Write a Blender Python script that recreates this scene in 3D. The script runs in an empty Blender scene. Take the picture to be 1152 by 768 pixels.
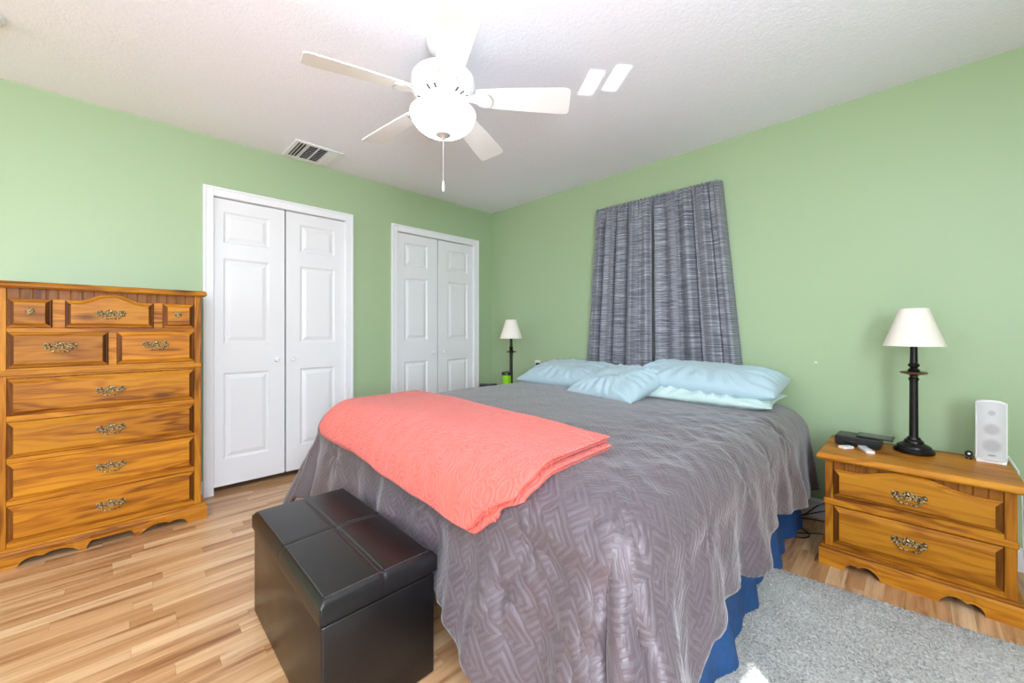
import bpy, bmesh, math, random
from mathutils import Vector, noise
random.seed(4)
PI = math.pi
S = bpy.context.scene
COL = S.collection

# ------------------------------------------------------------------ camera, light, exposure
CAM = Vector((3.354, -2.982, 1.12))
cd = bpy.data.cameras.new('camera'); cam = bpy.data.objects.new('camera', cd); COL.objects.link(cam)
cam.location = CAM
cam.rotation_euler = (PI / 2, 0, math.radians(45.414))
cd.sensor_width = 36; cd.lens = 36 * 446.5 / 1152; cd.shift_y = -12 / 1152; cd.clip_start = 0.02
S.camera = cam

S.view_settings.view_transform = 'Standard'; S.view_settings.look = 'None'
S.view_settings.gamma = 1; S.view_settings.use_curve_mapping = False
S.view_settings.exposure = 0.40

w = bpy.data.worlds.new('World'); S.world = w; w.use_nodes = True
w.node_tree.nodes['Background'].inputs[0].default_value = (0.85, 0.93, 1.0, 1)
w.node_tree.nodes['Background'].inputs[1].default_value = 1.2

def area(name, loc, target, sx, sy, power, col=(1, 1, 1), spread=180):
    l = bpy.data.lights.new(name, 'AREA'); l.shape = 'RECTANGLE'; l.size = sx; l.size_y = sy
    l.energy = power; l.color = col; l.spread = math.radians(spread)
    o = bpy.data.objects.new(name, l); COL.objects.link(o); o.location = loc
    d = Vector(target) - Vector(loc); o.rotation_euler = d.to_track_quat('-Z', 'Y').to_euler()
    return o
RX, BY = 4.6, -6.0          # right wall and the wall behind the camera
area('daylight_right_window', (RX - .05, -3.55, 1.45), (0, -2.6, 1.35), 1.15, 1.3, 84, (.80, .875, 1))
area('daylight_back_window', (2.0, BY + .05, 1.45), (2.0, 0, 1.3), 2.8, 1.3, 20, (.80, .875, 1))
area('bounced_flash', (4.0, -3.3, .95), (3.85, -3.2, 2.44),   .5, .5, 58, (.80, .875, 1), 125)
sl = bpy.data.lights.new('sun', 'SUN'); sl.energy = 11; sl.angle = math.radians(.5); sl.color = (.95, .96, 1)
so = bpy.data.objects.new('sun', sl); COL.objects.link(so)
so.rotation_euler = Vector((-.74, .67, -1.0)).to_track_quat('-Z', 'Y').to_euler(); so.location = (6, -5, 4)
# narrow lamps added in place of sunlight reflected up to the ceiling
for dx, dy in ((-.058, -.03), (.058, .03)):
    area('sun_glint_lamp', (3.52 + dx, -2.15 + dy, .06), (2.2 + dx, -1.165 + dy, 2.44), .075, .17, .085, (.9, .95, 1), .6)

# ------------------------------------------------------------------ materials
def new_mat(name):
    m = bpy.data.materials.new(name); m.use_nodes = True
    nt = m.node_tree; b = nt.nodes['Principled BSDF']
    return m, nt, b
def N(nt, t, **kw):
    n = nt.nodes.new(t)
    for k, v in kw.items():
        if k == 'ins':
            for kk, vv in v.items(): n.inputs[kk].default_value = vv
        else: setattr(n, k, v)
    return n
def L(nt, a, b): nt.links.new(a, b)
def math_n(nt, op, a, b=None, c=None):
    n = nt.nodes.new('ShaderNodeMath'); n.operation = op
    for i, v in enumerate((a, b, c)):
        if v is None: continue
        if isinstance(v, (int, float)): n.inputs[i].default_value = v
        else: L(nt, v, n.inputs[i])
    return n.outputs[0]
def ramp(nt, fac, stops):
    r = nt.nodes.new('ShaderNodeValToRGB'); e = r.color_ramp.elements
    while len(e) < len(stops): e.new(.5)
    for i, (p, c) in enumerate(stops):
        e[i].position = p; e[i].color = (*c, 1)
    L(nt, fac, r.inputs[0]); return r.outputs[0]
def mixc(nt, fac, a, b, mode='MIX'):
    n = nt.nodes.new('ShaderNodeMix'); n.data_type = 'RGBA'; n.blend_type = mode
    for i, v in ((0, fac), (6, a), (7, b)):
        if isinstance(v, (int, float)): n.inputs[i].default_value = v
        elif isinstance(v, tuple): n.inputs[i].default_value = (*v, 1)
        else: L(nt, v, n.inputs[i])
    return n.outputs[2]
def bump(nt, b, h, strength=.3, dist=.01):
    n = nt.nodes.new('ShaderNodeBump'); n.inputs['Strength'].default_value = strength; n.inputs['Distance'].default_value = dist
    L(nt, h, n.inputs['Height']); L(nt, n.outputs[0], b.inputs['Normal'])
def tex_noise(nt, vec, scale, detail=2, rough=.5):
    n = N(nt, 'ShaderNodeTexNoise', ins={'Scale': scale, 'Detail': detail, 'Roughness': rough})
    if vec is not None: L(nt, vec, n.inputs['Vector'])
    return n.outputs[0]
def mapping(nt, vec, scale=(1, 1, 1), rot=(0, 0, 0), loc=(0, 0, 0)):
    n = N(nt, 'ShaderNodeMapping', ins={'Scale': scale, 'Rotation': rot, 'Location': loc}); L(nt, vec, n.inputs[0]); return n.outputs[0]

def flat(name, col, rough=.5, metal=0, nscale=40, nvar=.06, bstr=.05, bdist=.002, spec=.5, **kw):
    m, nt, b = new_mat(name)
    tc = N(nt, 'ShaderNodeTexCoord').outputs['Object']
    n = tex_noise(nt, tc, nscale, 3)
    c = mixc(nt, n, tuple(x * (1 - nvar) for x in col), tuple(min(1, x * (1 + nvar)) for x in col))
    L(nt, c, b.inputs['Base Color']); b.inputs['Roughness'].default_value = rough; b.inputs['Metallic'].default_value = metal
    b.inputs['Specular IOR Level'].default_value = spec
    for k, v in kw.items(): b.inputs[k.replace('_', ' ')].default_value = v
    if bstr: bump(nt, b, n, bstr, bdist)
    return m

def wood(name, axis, light=(.50, .205, .014), mid=(.36, .125, .009), dark=(.15, .042, .005), knots=True, rough=.42):
    m, nt, b = new_mat(name)
    tc = N(nt, 'ShaderNodeTexCoord').outputs['Object']
    rnd = N(nt, 'ShaderNodeObjectInfo').outputs['Random']
    off = N(nt, 'ShaderNodeCombineXYZ')
    for i, k in enumerate((7.3, 11.1, 5.7)): L(nt, math_n(nt, 'MULTIPLY', rnd, k), off.inputs[i])
    va = N(nt, 'ShaderNodeVectorMath', operation='ADD'); L(nt, tc, va.inputs[0]); L(nt, off.outputs[0], va.inputs[1])
    v = va.outputs[0]
    s1 = [7, 7, 7]; s1[axis] = .9
    s2 = [190, 190, 190]; s2[axis] = 5
    s3 = [9, 9, 9]; s3[axis] = 3.2
    n1 = tex_noise(nt, mapping(nt, v, s1), 1.0, 3, .55)
    wv = math_n(nt, 'SINE', math_n(nt, 'MULTIPLY', n1, 75.0))
    n2 = tex_noise(nt, mapping(nt, v, s2), 1.0, 2, .6)
    f = math_n(nt, 'ADD', math_n(nt, 'MULTIPLY', n1, .75), math_n(nt, 'ADD', math_n(nt, 'MULTIPLY', wv, .06), math_n(nt, 'MULTIPLY', n2, .26)))
    c = ramp(nt, f, [(.34, dark), (.46, mid), (.62, light)])
    if knots:
        vo = N(nt, 'ShaderNodeTexVoronoi', ins={'Scale': 1.0}); L(nt, mapping(nt, v, s3), vo.inputs['Vector'])
        k = math_n(nt, 'ADD', vo.outputs['Distance'], math_n(nt, 'MULTIPLY', n2, .05))
        cs = N(nt, 'ShaderNodeSeparateColor'); L(nt, vo.outputs['Color'], cs.inputs[0])
        sel = math_n(nt, 'GREATER_THAN', cs.outputs[0], .82)
        kk = N(nt, 'ShaderNodeMapRange', ins={1: .10, 2: .26, 3: .85, 4: 0.}); L(nt, k, kk.inputs[0])
        c = mixc(nt, math_n(nt, 'MULTIPLY', kk.outputs[0], sel), c, (.085, .022, .005))
    hv = N(nt, 'ShaderNodeHueSaturation'); L(nt, c, hv.inputs['Color'])
    L(nt, math_n(nt, 'ADD', math_n(nt, 'MULTIPLY', rnd, .36), .84), hv.inputs['Value'])
    L(nt, hv.outputs[0], b.inputs['Base Color']); b.inputs['Roughness'].default_value = rough
    b.inputs['Specular IOR Level'].default_value = .18
    bump(nt, b, n2, .06, .001)
    return m
W_X, W_Y, W_Z = (wood('pine_grain_' + a, i) for i, a in enumerate('xyz'))
W_END = wood('pine_end_grain', 2, (.17, .055, .007), (.12, .036, .005), (.07, .02, .003), knots=False)
W_BEAD = wood('pine_beadboard', 2, (.30, .105, .014), (.23, .078, .01), (.12, .036, .006), knots=False)

WALL = flat('green_wall_paint', (.375, .495, .29), .42, nscale=90, nvar=.015, bstr=.12, bdist=.002, spec=.45)
WHITE = flat('white_trim_paint', (.83, .83, .84), .38, nscale=60, nvar=.01, bstr=.03)
DOORW = flat('white_door_paint', (.80, .80, .81), .42, nscale=80, nvar=.01, bstr=.04)
DARK = flat('recess_shade_black', (.012, .012, .012), .9, bstr=0)  # near-black colour stands in for the shade inside closets and vent duct
BLACKP = flat('black_plastic', (.012, .012, .013), .35)
WHITEP = flat('white_plastic', (.80, .80, .79), .4, nvar=.02)
BRONZE = flat('dark_bronze_metal', (.018, .016, .016), .32, .6, nscale=70, nvar=.3)
GOLDRIM = flat('rubbed_gold_edge', (.30, .17, .06), .4, .8)
SHADE = flat('cream_lamp_shade', (.86, .80, .70), .85, nscale=300, nvar=.03, bstr=.1)
FANW = flat('fan_white_enamel', (.86, .86, .85), .35, nvar=.01)
FANM = flat('fan_motor_white', (.80, .80, .79), .3, nvar=.02)
NICKEL = flat('brushed_nickel', (.62, .60, .57), .4, .6)
SKIRT = flat('blue_bed_skirt_cotton', (.014, .066, .20), .8, nscale=70, nvar=.25, bstr=.35, bdist=.004)
SHEET = flat('white_fitted_sheet', (.80, .82, .84), .8, nvar=.02, bstr=.2)
STEEL = flat('dark_steel_rail', (.03, .03, .03), .45, .7)
SCREEN = flat('dark_glossy_screen', (.015, .018, .018), .08, nvar=.02, bstr=0)
LIME = flat('lime_green_plastic', (.32, .72, .02), .35)
GREYP = flat('grey_plastic', (.30, .30, .31), .45)

def ceil_mat():
    m, nt, b = new_mat('textured_white_ceiling')
    tc = N(nt, 'ShaderNodeTexCoord').outputs['Object']
    n1 = tex_noise(nt, tc, 110, 4, .65); n2 = tex_noise(nt, tc, 45, 2, .5)
    h = math_n(nt, 'ADD', n1, math_n(nt, 'MULTIPLY', n2, .5))
    c = ramp(nt, n1, [(.3, (.865, .855, .925)), (.7, (.90, .89, .955))])
    L(nt, c, b.inputs['Base Color']); b.inputs['Roughness'].default_value = .75
    bump(nt, b, h, .34, .006); return m
CEIL = ceil_mat()

def floor_mat():
    m, nt, b = new_mat('strip_laminate_floor')
    tc = N(nt, 'ShaderNodeTexCoord').outputs['Object']
    sp = N(nt, 'ShaderNodeSeparateXYZ'); L(nt, tc, sp.inputs[0])
    WID = .064
    q = math_n(nt, 'DIVIDE', sp.outputs[0], WID); row = math_n(nt, 'FLOOR', q); fx = math_n(nt, 'SUBTRACT', q, row)
    wn = N(nt, 'ShaderNodeTexWhiteNoise', noise_dimensions='1D'); L(nt, row, wn.inputs['W'])
    yy = math_n(nt, 'DIVIDE', math_n(nt, 'ADD', sp.outputs[1], math_n(nt, 'MULTIPLY', wn.outputs[0], 3.0)), .47)
    brd = math_n(nt, 'FLOOR', yy); fy = math_n(nt, 'SUBTRACT', yy, brd)
    cid = N(nt, 'ShaderNodeCombineXYZ'); L(nt, row, cid.inputs[0]); L(nt, brd, cid.inputs[1])
    w2 = N(nt, 'ShaderNodeTexWhiteNoise', noise_dimensions='2D'); L(nt, cid.outputs[0], w2.inputs['Vector'])
    rv = w2.outputs[0]
    gv = N(nt, 'ShaderNodeCombineXYZ')
    L(nt, math_n(nt, 'MULTIPLY', sp.outputs[0], 26.), gv.inputs[0]); L(nt, math_n(nt, 'MULTIPLY', sp.outputs[1], 1.6), gv.inputs[1])
    L(nt, math_n(nt, 'MULTIPLY', rv, 37.), gv.inputs[2])
    g = tex_noise(nt, gv.outputs[0], 1.0, 4, .6)
    gv2 = N(nt, 'ShaderNodeCombineXYZ')
    L(nt, math_n(nt, 'MULTIPLY', sp.outputs[0], 130.), gv2.inputs[0]); L(nt, math_n(nt, 'MULTIPLY', sp.outputs[1], 5.), gv2.inputs[1]); L(nt, math_n(nt, 'MULTIPLY', rv, 91.), gv2.inputs[2])
    g2 = tex_noise(nt, gv2.outputs[0], 1.0, 2, .6)
    base = ramp(nt, rv, [(0, (.50, .275, .125)), (.35, (.60, .35, .17)), (.7, (.68, .43, .225)), (1, (.76, .54, .32))])
    streak = ramp(nt, g, [(.30, (.40, .27, .20)), (.45, (.84, .78, .72)), (.60, (1, 1, 1)), (.75, (1.12, 1.12, 1.12))])
    c = mixc(nt, 1.0, base, streak, 'MULTIPLY')
    fine = ramp(nt, g2, [(.3, (.86, .84, .82)), (.6, (1, 1, 1))])
    c = mixc(nt, .7, c, fine, 'MULTIPLY')
    e = math_n(nt, 'MINIMUM', math_n(nt, 'MINIMUM', fx, math_n(nt, 'SUBTRACT', 1., fx)), math_n(nt, 'MULTIPLY', math_n(nt, 'MINIMUM', fy, math_n(nt, 'SUBTRACT', 1., fy)), 7.))
    seam = N(nt, 'ShaderNodeMapRange', ins={1: 0., 2: .025, 3: .72, 4: 1.}); L(nt, e, seam.inputs[0])
    c = mixc(nt, 1.0, c, seam.outputs[0], 'MULTIPLY')
    L(nt, c, b.inputs['Base Color']); b.inputs['Roughness'].default_value = .30
    bump(nt, b, g2, .05, .001); return m
FLOOR = floor_mat()

def comforter_mat():
    m, nt, b = new_mat('grey_maze_quilted_satin')
    uv = N(nt, 'ShaderNodeTexCoord').outputs['UV']
    nz = tex_noise(nt, uv, 9, 2)
    v = mapping(nt, uv, (15, 15, 1), (0, 0, PI / 4))
    sp = N(nt, 'ShaderNodeSeparateXYZ'); L(nt, v, sp.inputs[0])
    X = math_n(nt, 'ADD', sp.outputs[0], math_n(nt, 'MULTIPLY', nz, .25)); Y = sp.outputs[1]
    ix = math_n(nt, 'FLOOR', X); iy = math_n(nt, 'FLOOR', Y)
    fx = math_n(nt, 'SUBTRACT', X, ix); fy = math_n(nt, 'SUBTRACT', Y, iy)
    par = math_n(nt, 'MODULO', math_n(nt, 'ABSOLUTE', math_n(nt, 'ADD', ix, iy)), 2.0)
    a = math_n(nt, 'MAXIMUM', fx, fy); c2 = math_n(nt, 'MAXIMUM', math_n(nt, 'SUBTRACT', 1., fx), fy)
    f = math_n(nt, 'ADD', math_n(nt, 'MULTIPLY', a, par), math_n(nt, 'MULTIPLY', c2, math_n(nt, 'SUBTRACT', 1., par)))
    s = math_n(nt, 'SINE', math_n(nt, 'MULTIPLY', f, 2 * PI * 4))
    st = N(nt, 'ShaderNodeMapRange', ins={1: -.5, 2: .5, 3: 0., 4: 1.}); L(nt, s, st.inputs[0])
    c = mixc(nt, st.outputs[0], (.094, .070, .080), (.116, .090, .102))
    L(nt, c, b.inputs['Base Color'])
    L(nt, math_n(nt, 'ADD', math_n(nt, 'MULTIPLY', st.outputs[0], .14), .42), b.inputs['Roughness'])
    b.inputs['Sheen Weight'].default_value = .35; b.inputs['Sheen Roughness'].default_value = .4
    b.inputs['Specular IOR Level'].default_value = .6
    h = math_n(nt, 'ADD', st.outputs[0], math_n(nt, 'MULTIPLY', tex_noise(nt, uv, 60, 3), 1.6))
    bump(nt, b, h, .30, .004); return m
COMF = comforter_mat()

def throw_mat():
    m, nt, b = new_mat('coral_quilted_cotton')
    uv = N(nt, 'ShaderNodeTexCoord').outputs['UV']
    d = tex_noise(nt, uv, 7, 2)
    v1 = N(nt, 'ShaderNodeTexVoronoi', ins={'Scale': 15.0}); L(nt, uv, v1.inputs['Vector'])
    ring = math_n(nt, 'SINE', math_n(nt, 'ADD', math_n(nt, 'MULTIPLY', v1.outputs['Distance'], 40.), math_n(nt, 'MULTIPLY', d, 16.)))
    c = mixc(nt, math_n(nt, 'ADD', math_n(nt, 'MULTIPLY', ring, .25), .5), (.70, .112, .084), (.76, .138, .104))
    L(nt, c, b.inputs['Base Color']); b.inputs['Roughness'].default_value = .8
    b.inputs['Sheen Weight'].default_value = .2
    bump(nt, b, ring, .55, .003); return m
THROW = throw_mat()

def curtain_mat():
    m, nt, b = new_mat('slate_heathered_curtain')
    uv = N(nt, 'ShaderNodeTexCoord').outputs['UV']
    n1 = tex_noise(nt, mapping(nt, uv, (3, 190, 1)), 1.0, 2, .7)
    n2 = tex_noise(nt, mapping(nt, uv, (12, 420, 1), loc=(3, 7, 0)), 1.0, 2, .6)
    c = ramp(nt, math_n(nt, 'ADD', math_n(nt, 'MULTIPLY', n1, .65), math_n(nt, 'MULTIPLY', n2, .35)),
             [(.36, (.04, .043, .053)), (.5, (.155, .163, .183)), (.64, (.48, .49, .51))])
    tint = ramp(nt, n2, [(.35, (.9, .95, 1.1)), (.6, (1.05, 1.0, 1.02))])
    c = mixc(nt, 1.0, c, tint, 'MULTIPLY')
    L(nt, c, b.inputs['Base Color']); b.inputs['Roughness'].default_value = .42
    b.inputs['Sheen Weight'].default_value = .2
    bump(nt, b, n1, .25, .002); return m
CURT = curtain_mat()

def rug_mat():
    m, nt, b = new_mat('grey_shag_pile')
    tc = N(nt, 'ShaderNodeTexCoord').outputs['Object']
    n1 = tex_noise(nt, tc, 105, 3, .75); n2 = tex_noise(nt, tc, 2.2, 3, .6)
    c = ramp(nt, math_n(nt, 'ADD', math_n(nt, 'MULTIPLY', n1, .7), math_n(nt, 'MULTIPLY', n2, .3)),
             [(.30, (.15, .142, .125)), (.48, (.48, .465, .43)), (.68, (.74, .72, .68))])
    st = N(nt, 'ShaderNodeMapRange', ins={1: .66, 2: .74, 3: 0., 4: .45}); L(nt, tex_noise(nt, mapping(nt, tc, (1.0, 2.6, 1), (0, 0, .5), (1.3, .4, 0)), 1.7, 3), st.inputs[0])
    c = mixc(nt, st.outputs[0], c, (.16, .12, .075))
    L(nt, c, b.inputs['Base Color']); b.inputs['Roughness'].default_value = .95
    bump(nt, b, n1, .8, .01); return m
RUG = rug_mat()

def leather_mat():
    m, nt, b = new_mat('black_bonded_leather')
    tc = N(nt, 'ShaderNodeTexCoord').outputs['Object']
    vo = N(nt, 'ShaderNodeTexVoronoi', ins={'Scale': 260.0}); L(nt, tc, vo.inputs['Vector'])
    n = tex_noise(nt, tc, 5, 3)
    c = mixc(nt, n, (.0045, .004, .0045), (.009, .008, .009))
    L(nt, c, b.inputs['Base Color'])
    L(nt, math_n(nt, 'ADD', math_n(nt, 'MULTIPLY', n, .12), .24), b.inputs['Roughness']); b.inputs['Specular IOR Level'].default_value = .48
    bump(nt, b, math_n(nt, 'ADD', vo.outputs['Distance'], math_n(nt, 'MULTIPLY', n, 4.)), .12, .002); return m
LEATHER = leather_mat()
THREAD = flat('grey_stitch_thread', (.10, .098, .095), .7)

def pillow_mat(name, col):
    m, nt, b = new_mat(name)
    tc = N(nt, 'ShaderNodeTexCoord').outputs['Object']
    n = tex_noise(nt, mapping(nt, tc, (1, 1, 1)), 13, 4, .6)
    L(nt, mixc(nt, n, tuple(x * .97 for x in col), tuple(min(1, x * 1.03) for x in col)), b.inputs['Base Color'])
    b.inputs['Roughness'].default_value = .75; b.inputs['Sheen Weight'].default_value = .25
    bump(nt, b, n, .25, .02); return m
BLUEP = pillow_mat('pale_blue_pillowcase', (.40, .54, .595))
MINTP = pillow_mat('pale_mint_pillowcase', (.51, .655, .62))

def brass_mat():
    m, nt, b = new_mat('antique_brass')
    tc = N(nt, 'ShaderNodeTexCoord').outputs['Object']
    vo = N(nt, 'ShaderNodeTexVoronoi', ins={'Scale': 150.0}); L(nt, tc, vo.inputs['Vector'])
    c = ramp(nt, vo.outputs['Distance'], [(.22, (.68, .53, .28)), (.68, (.15, .095, .04))])
    L(nt, c, b.inputs['Base Color']); b.inputs['Metallic'].default_value = .85; b.inputs['Roughness'].default_value = .32
    bump(nt, b, vo.outputs['Distance'], .8, .006); return m
BRASS = brass_mat()

def grille_mat():
    m, nt, b = new_mat('perforated_white_grille')
    uv = N(nt, 'ShaderNodeTexCoord').outputs['UV']
    v = N(nt, 'ShaderNodeTexVoronoi', ins={'Scale': 55.0, 'Randomness': 0.0}); L(nt, mapping(nt, uv, (1, 2.9, 1)), v.inputs['Vector'])
    k = N(nt, 'ShaderNodeMapRange', ins={1: .22, 2: .32, 3: .34, 4: .68}); L(nt, v.outputs['Distance'], k.inputs[0])
    L(nt, k.outputs[0], b.inputs['Base Color']); b.inputs['Roughness'].default_value = .5
    sp = N(nt, 'ShaderNodeSeparateXYZ'); L(nt, uv, sp.inputs[0])
    c = mixc(nt, 1.0, k.outputs[0], (1, 1, 1), 'MULTIPLY')
    for (cy, r) in ((.80, .16), (.52, .34), (.24, .40)):      # the drivers that show through the holes
        dx = math_n(nt, 'SUBTRACT', sp.outputs[0], .5); dy = math_n(nt, 'MULTIPLY', math_n(nt, 'SUBTRACT', sp.outputs[1], cy), 2.9)
        d = math_n(nt, 'SQRT', math_n(nt, 'ADD', math_n(nt, 'MULTIPLY', dx, dx), math_n(nt, 'MULTIPLY', dy, dy)))
        t = N(nt, 'ShaderNodeMapRange', ins={1: r * .55, 2: r, 3: .70, 4: 1.}); L(nt, d, t.inputs[0])
        c = mixc(nt, 1.0, c, t.outputs[0], 'MULTIPLY')
    L(nt, c, b.inputs['Base Color'])
    return m
GRILLE = grille_mat()

def globe_mat():
    m, nt, b = new_mat('lit_frosted_glass')
    b.inputs['Base Color'].default_value = (.95, .95, .93, 1); b.inputs['Roughness'].default_value = .3
    b.inputs['Emission Color'].default_value = (.90, .95, 1, 1); b.inputs['Emission Strength'].default_value = 9.0
    return m
GLOBE = globe_mat()

# ------------------------------------------------------------------ mesh helpers
class MB:
    def __init__(s): s.v = []; s.f = []; s.mi = []; s.uv = None; s.smooth = False
    def add(s, vs, fs, mi=0):
        k = len(s.v); s.v += [tuple(p) for p in vs]; s.f += [tuple(i + k for i in f) for f in fs]; s.mi += [mi] * len(fs); return s
    def box(s, x0, x1, y0, y1, z0, z1, mi=0):
        return s.add([(x, y, z) for x in (x0, x1) for y in (y0, y1) for z in (z0, z1)],
                     [(0, 1, 3, 2), (4, 6, 7, 5), (0, 4, 5, 1), (2, 3, 7, 6), (0, 2, 6, 4), (1, 5, 7, 3)], mi)
    def obox(s, c, ax, ay, az, mi=0):
        c, ax, ay, az = map(Vector, (c, ax, ay, az))
        return s.add([c + a * ax + b * ay + d * az for a in (-1, 1) for b in (-1, 1) for d in (-1, 1)],
                     [(0, 1, 3, 2), (4, 6, 7, 5), (0, 4, 5, 1), (2, 3, 7, 6), (0, 2, 6, 4), (1, 5, 7, 3)], mi)
    def lathe(s, c, prof, n=32, mi=0, cap=True):
        cx, cy, cz = c; vs = []
        for (r, z) in prof:
            for i in range(n):
                a = 2 * PI * i / n; vs.append((cx + r * math.cos(a), cy + r * math.sin(a), cz + z))
        fs = []
        for j in range(len(prof) - 1):
            for i in range(n):
                a, b = j * n + i, j * n + (i + 1) % n; fs.append((a, b, b + n, a + n))
        if cap: fs.append(tuple(range(n - 1, -1, -1))); fs.append(tuple(range((len(prof) - 1) * n, len(prof) * n)))
        return s.add(vs, fs, mi)
    def tube(s, pts, r, n=8, mi=0):
        pts = [Vector(p) for p in pts]; vs = []; fs = []
        up = Vector((.13, .21, 1)).normalized()
        for i, p in enumerate(pts):
            t = (pts[min(i + 1, len(pts) - 1)] - pts[max(i - 1, 0)]).normalized()
            a = t.cross(up)
            if a.length < 1e-3: a = t.cross(Vector((1, 0, 0)))
            a.normalize(); b = t.cross(a)
            rr = r[i] if isinstance(r, (list, tuple)) else r
            for k in range(n):
                g = 2 * PI * k / n; vs.append(p + (a * math.cos(g) + b * math.sin(g)) * rr)
        for i in range(len(pts) - 1):
            for k in range(n):
                x, y = i * n + k, i * n + (k + 1) % n; fs.append((x, y, y + n, x + n))
        fs.append(tuple(range(n - 1, -1, -1))); fs.append(tuple(range((len(pts) - 1) * n, len(pts) * n)))
        return s.add(vs, fs, mi)
    def grid(s, nu, nv, fn, uvfn=None, closed=False):
        k = len(s.v); uvs = []
        for i in range(nu):
            for j in range(nv):
                s.v.append(tuple(fn(i / (nu - 1), j / (nv - 1))))
                if uvfn: uvs.append(uvfn(i / (nu - 1), j / (nv - 1)))
        for i in range(nu - 1):
            for j in range(nv - 1):
                a = k + i * nv + j; s.f.append((a, a + nv, a + nv + 1, a + 1)); s.mi.append(0)
        if uvfn: s.uv = (s.uv or []) + uvs
        return s
    def prism(s, out, m0, m1, mi=0):
        n = len(out)
        vs = [m0(u, z) for u, z in out] + [m1(u, z) for u, z in out]
        fs = [tuple(range(n)), tuple(range(2 * n - 1, n - 1, -1))] + [(i, i + n, (i + 1) % n + n, (i + 1) % n) for i in range(n)]
        return s.add(vs, fs, mi)
    def build(s, name, mats, parent=None, root=None, bevel=0, seg=2, smooth=False, subsurf=0, solid=0, weld=False, loc=None):
        off = Vector((0, 0, 0)) if root is None else Vector(root['_o'])
        me = bpy.data.meshes.new(name)
        me.from_pydata([tuple(Vector(p) - off) for p in s.v], [], s.f)
        mats = mats if isinstance(mats, (list, tuple)) else [mats]
        for m in mats: me.materials.append(m)
        if len(mats) > 1: me.polygons.foreach_set('material_index', s.mi)
        if s.uv:
            l = me.uv_layers.new(name='UVMap')
            for lp in me.loops: l.data[lp.index].uv = s.uv[lp.vertex_index]
        bm = bmesh.new(); bm.from_mesh(me)
        if weld: bmesh.ops.remove_doubles(bm, verts=bm.verts, dist=1e-4)
        if not solid: bmesh.ops.recalc_face_normals(bm, faces=bm.faces)
        bm.to_mesh(me); bm.free()
        o = bpy.data.objects.new(name, me); COL.objects.link(o)
        if parent is not None: o.parent = parent
        if loc is not None: o.location = loc
        if smooth: me.polygons.foreach_set('use_smooth', [True] * len(me.polygons))
        if solid:
            md = o.modifiers.new('solid', 'SOLIDIFY'); md.thickness = solid; md.offset = -1
        if bevel:
            md = o.modifiers.new('bevel', 'BEVEL'); md.width = bevel; md.segments = seg; md.limit_method = 'ANGLE'; md.angle_limit = math.radians(40)
            md.harden_normals = False
        if subsurf:
            md = o.modifiers.new('sub', 'SUBSURF'); md.levels = md.render_levels = subsurf
        return o

def autosmooth(o, deg=40):
    me = o.data; me.polygons.foreach_set('use_smooth', [True] * len(me.polygons))
    me.set_sharp_from_angle(angle=math.radians(deg))
    return o
def tag(o, label, cat, group=None):
    o['label'] = label; o['category'] = cat
    if group: o['group'] = group
    return o
def thing(name, loc, label, cat, group=None):
    o = bpy.data.objects.new(name, None); COL.objects.link(o); o.location = loc; o['_o'] = tuple(loc)
    o.empty_display_size = .1
    return tag(o, label, cat, group)
def struct(o): o['kind'] = 'structure'; return o
def kids(o): return [c for c in o.children]
def copy_tree(o, parent=None):
    c = o.copy(); COL.objects.link(c)
    if parent is not None: c.parent = parent
    for ch in kids(o): copy_tree(ch, c)
    return c
def smoothstep(a, b, x):
    t = max(0, min(1, (x - a) / (b - a))); return t * t * (3 - 2 * t)
def interp(x, tab):
    if x <= tab[0][0]: return tab[0][1]
    for (a, u), (b, v) in zip(tab, tab[1:]):
        if x <= b:
            t = (x - a) / (b - a); t = t * t * (3 - 2 * t); return u + (v - u) * t
    return tab[-1][1]
def nz(x, y, z=0.): return noise.noise(Vector((x, y, z)))

# ------------------------------------------------------------------ the room
H = 2.44
struct(MB().box(-.8, RX + .1, BY - .1, .1, -.1, 0).build('floor', FLOOR))
struct(MB().box(-.8, RX + .1, BY - .1, .1, H, H + .1).build('ceiling', CEIL))
# left wall with two closet openings and closet insides coloured black for shade
OP = [(-2.538, -1.634), (-1.174, -.256)]; OT = 2.043
b = MB()
ys = [BY, OP[0][0], OP[0][1], OP[1][0], OP[1][1], 0.0]
for i in (0, 2, 4): b.box(-.11, 0, ys[i], ys[i + 1], 0, H)
for (a, c) in OP: b.box(-.11, 0, a, c, OT, H)
for (a, c) in OP:
    b.box(-.72, -.70, a - .02, c + .02, 0, H, 1); b.box(-.70, -.11, a - .04, a - .02, 0, H, 1); b.box(-.70, -.11, c + .02, c + .04, 0, H, 1)
struct(b.build('wall_left', [WALL, DARK]))
struct(MB().box(-.11, RX + .1, 0, .1, 0, H).build('wall_back', WALL))
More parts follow.
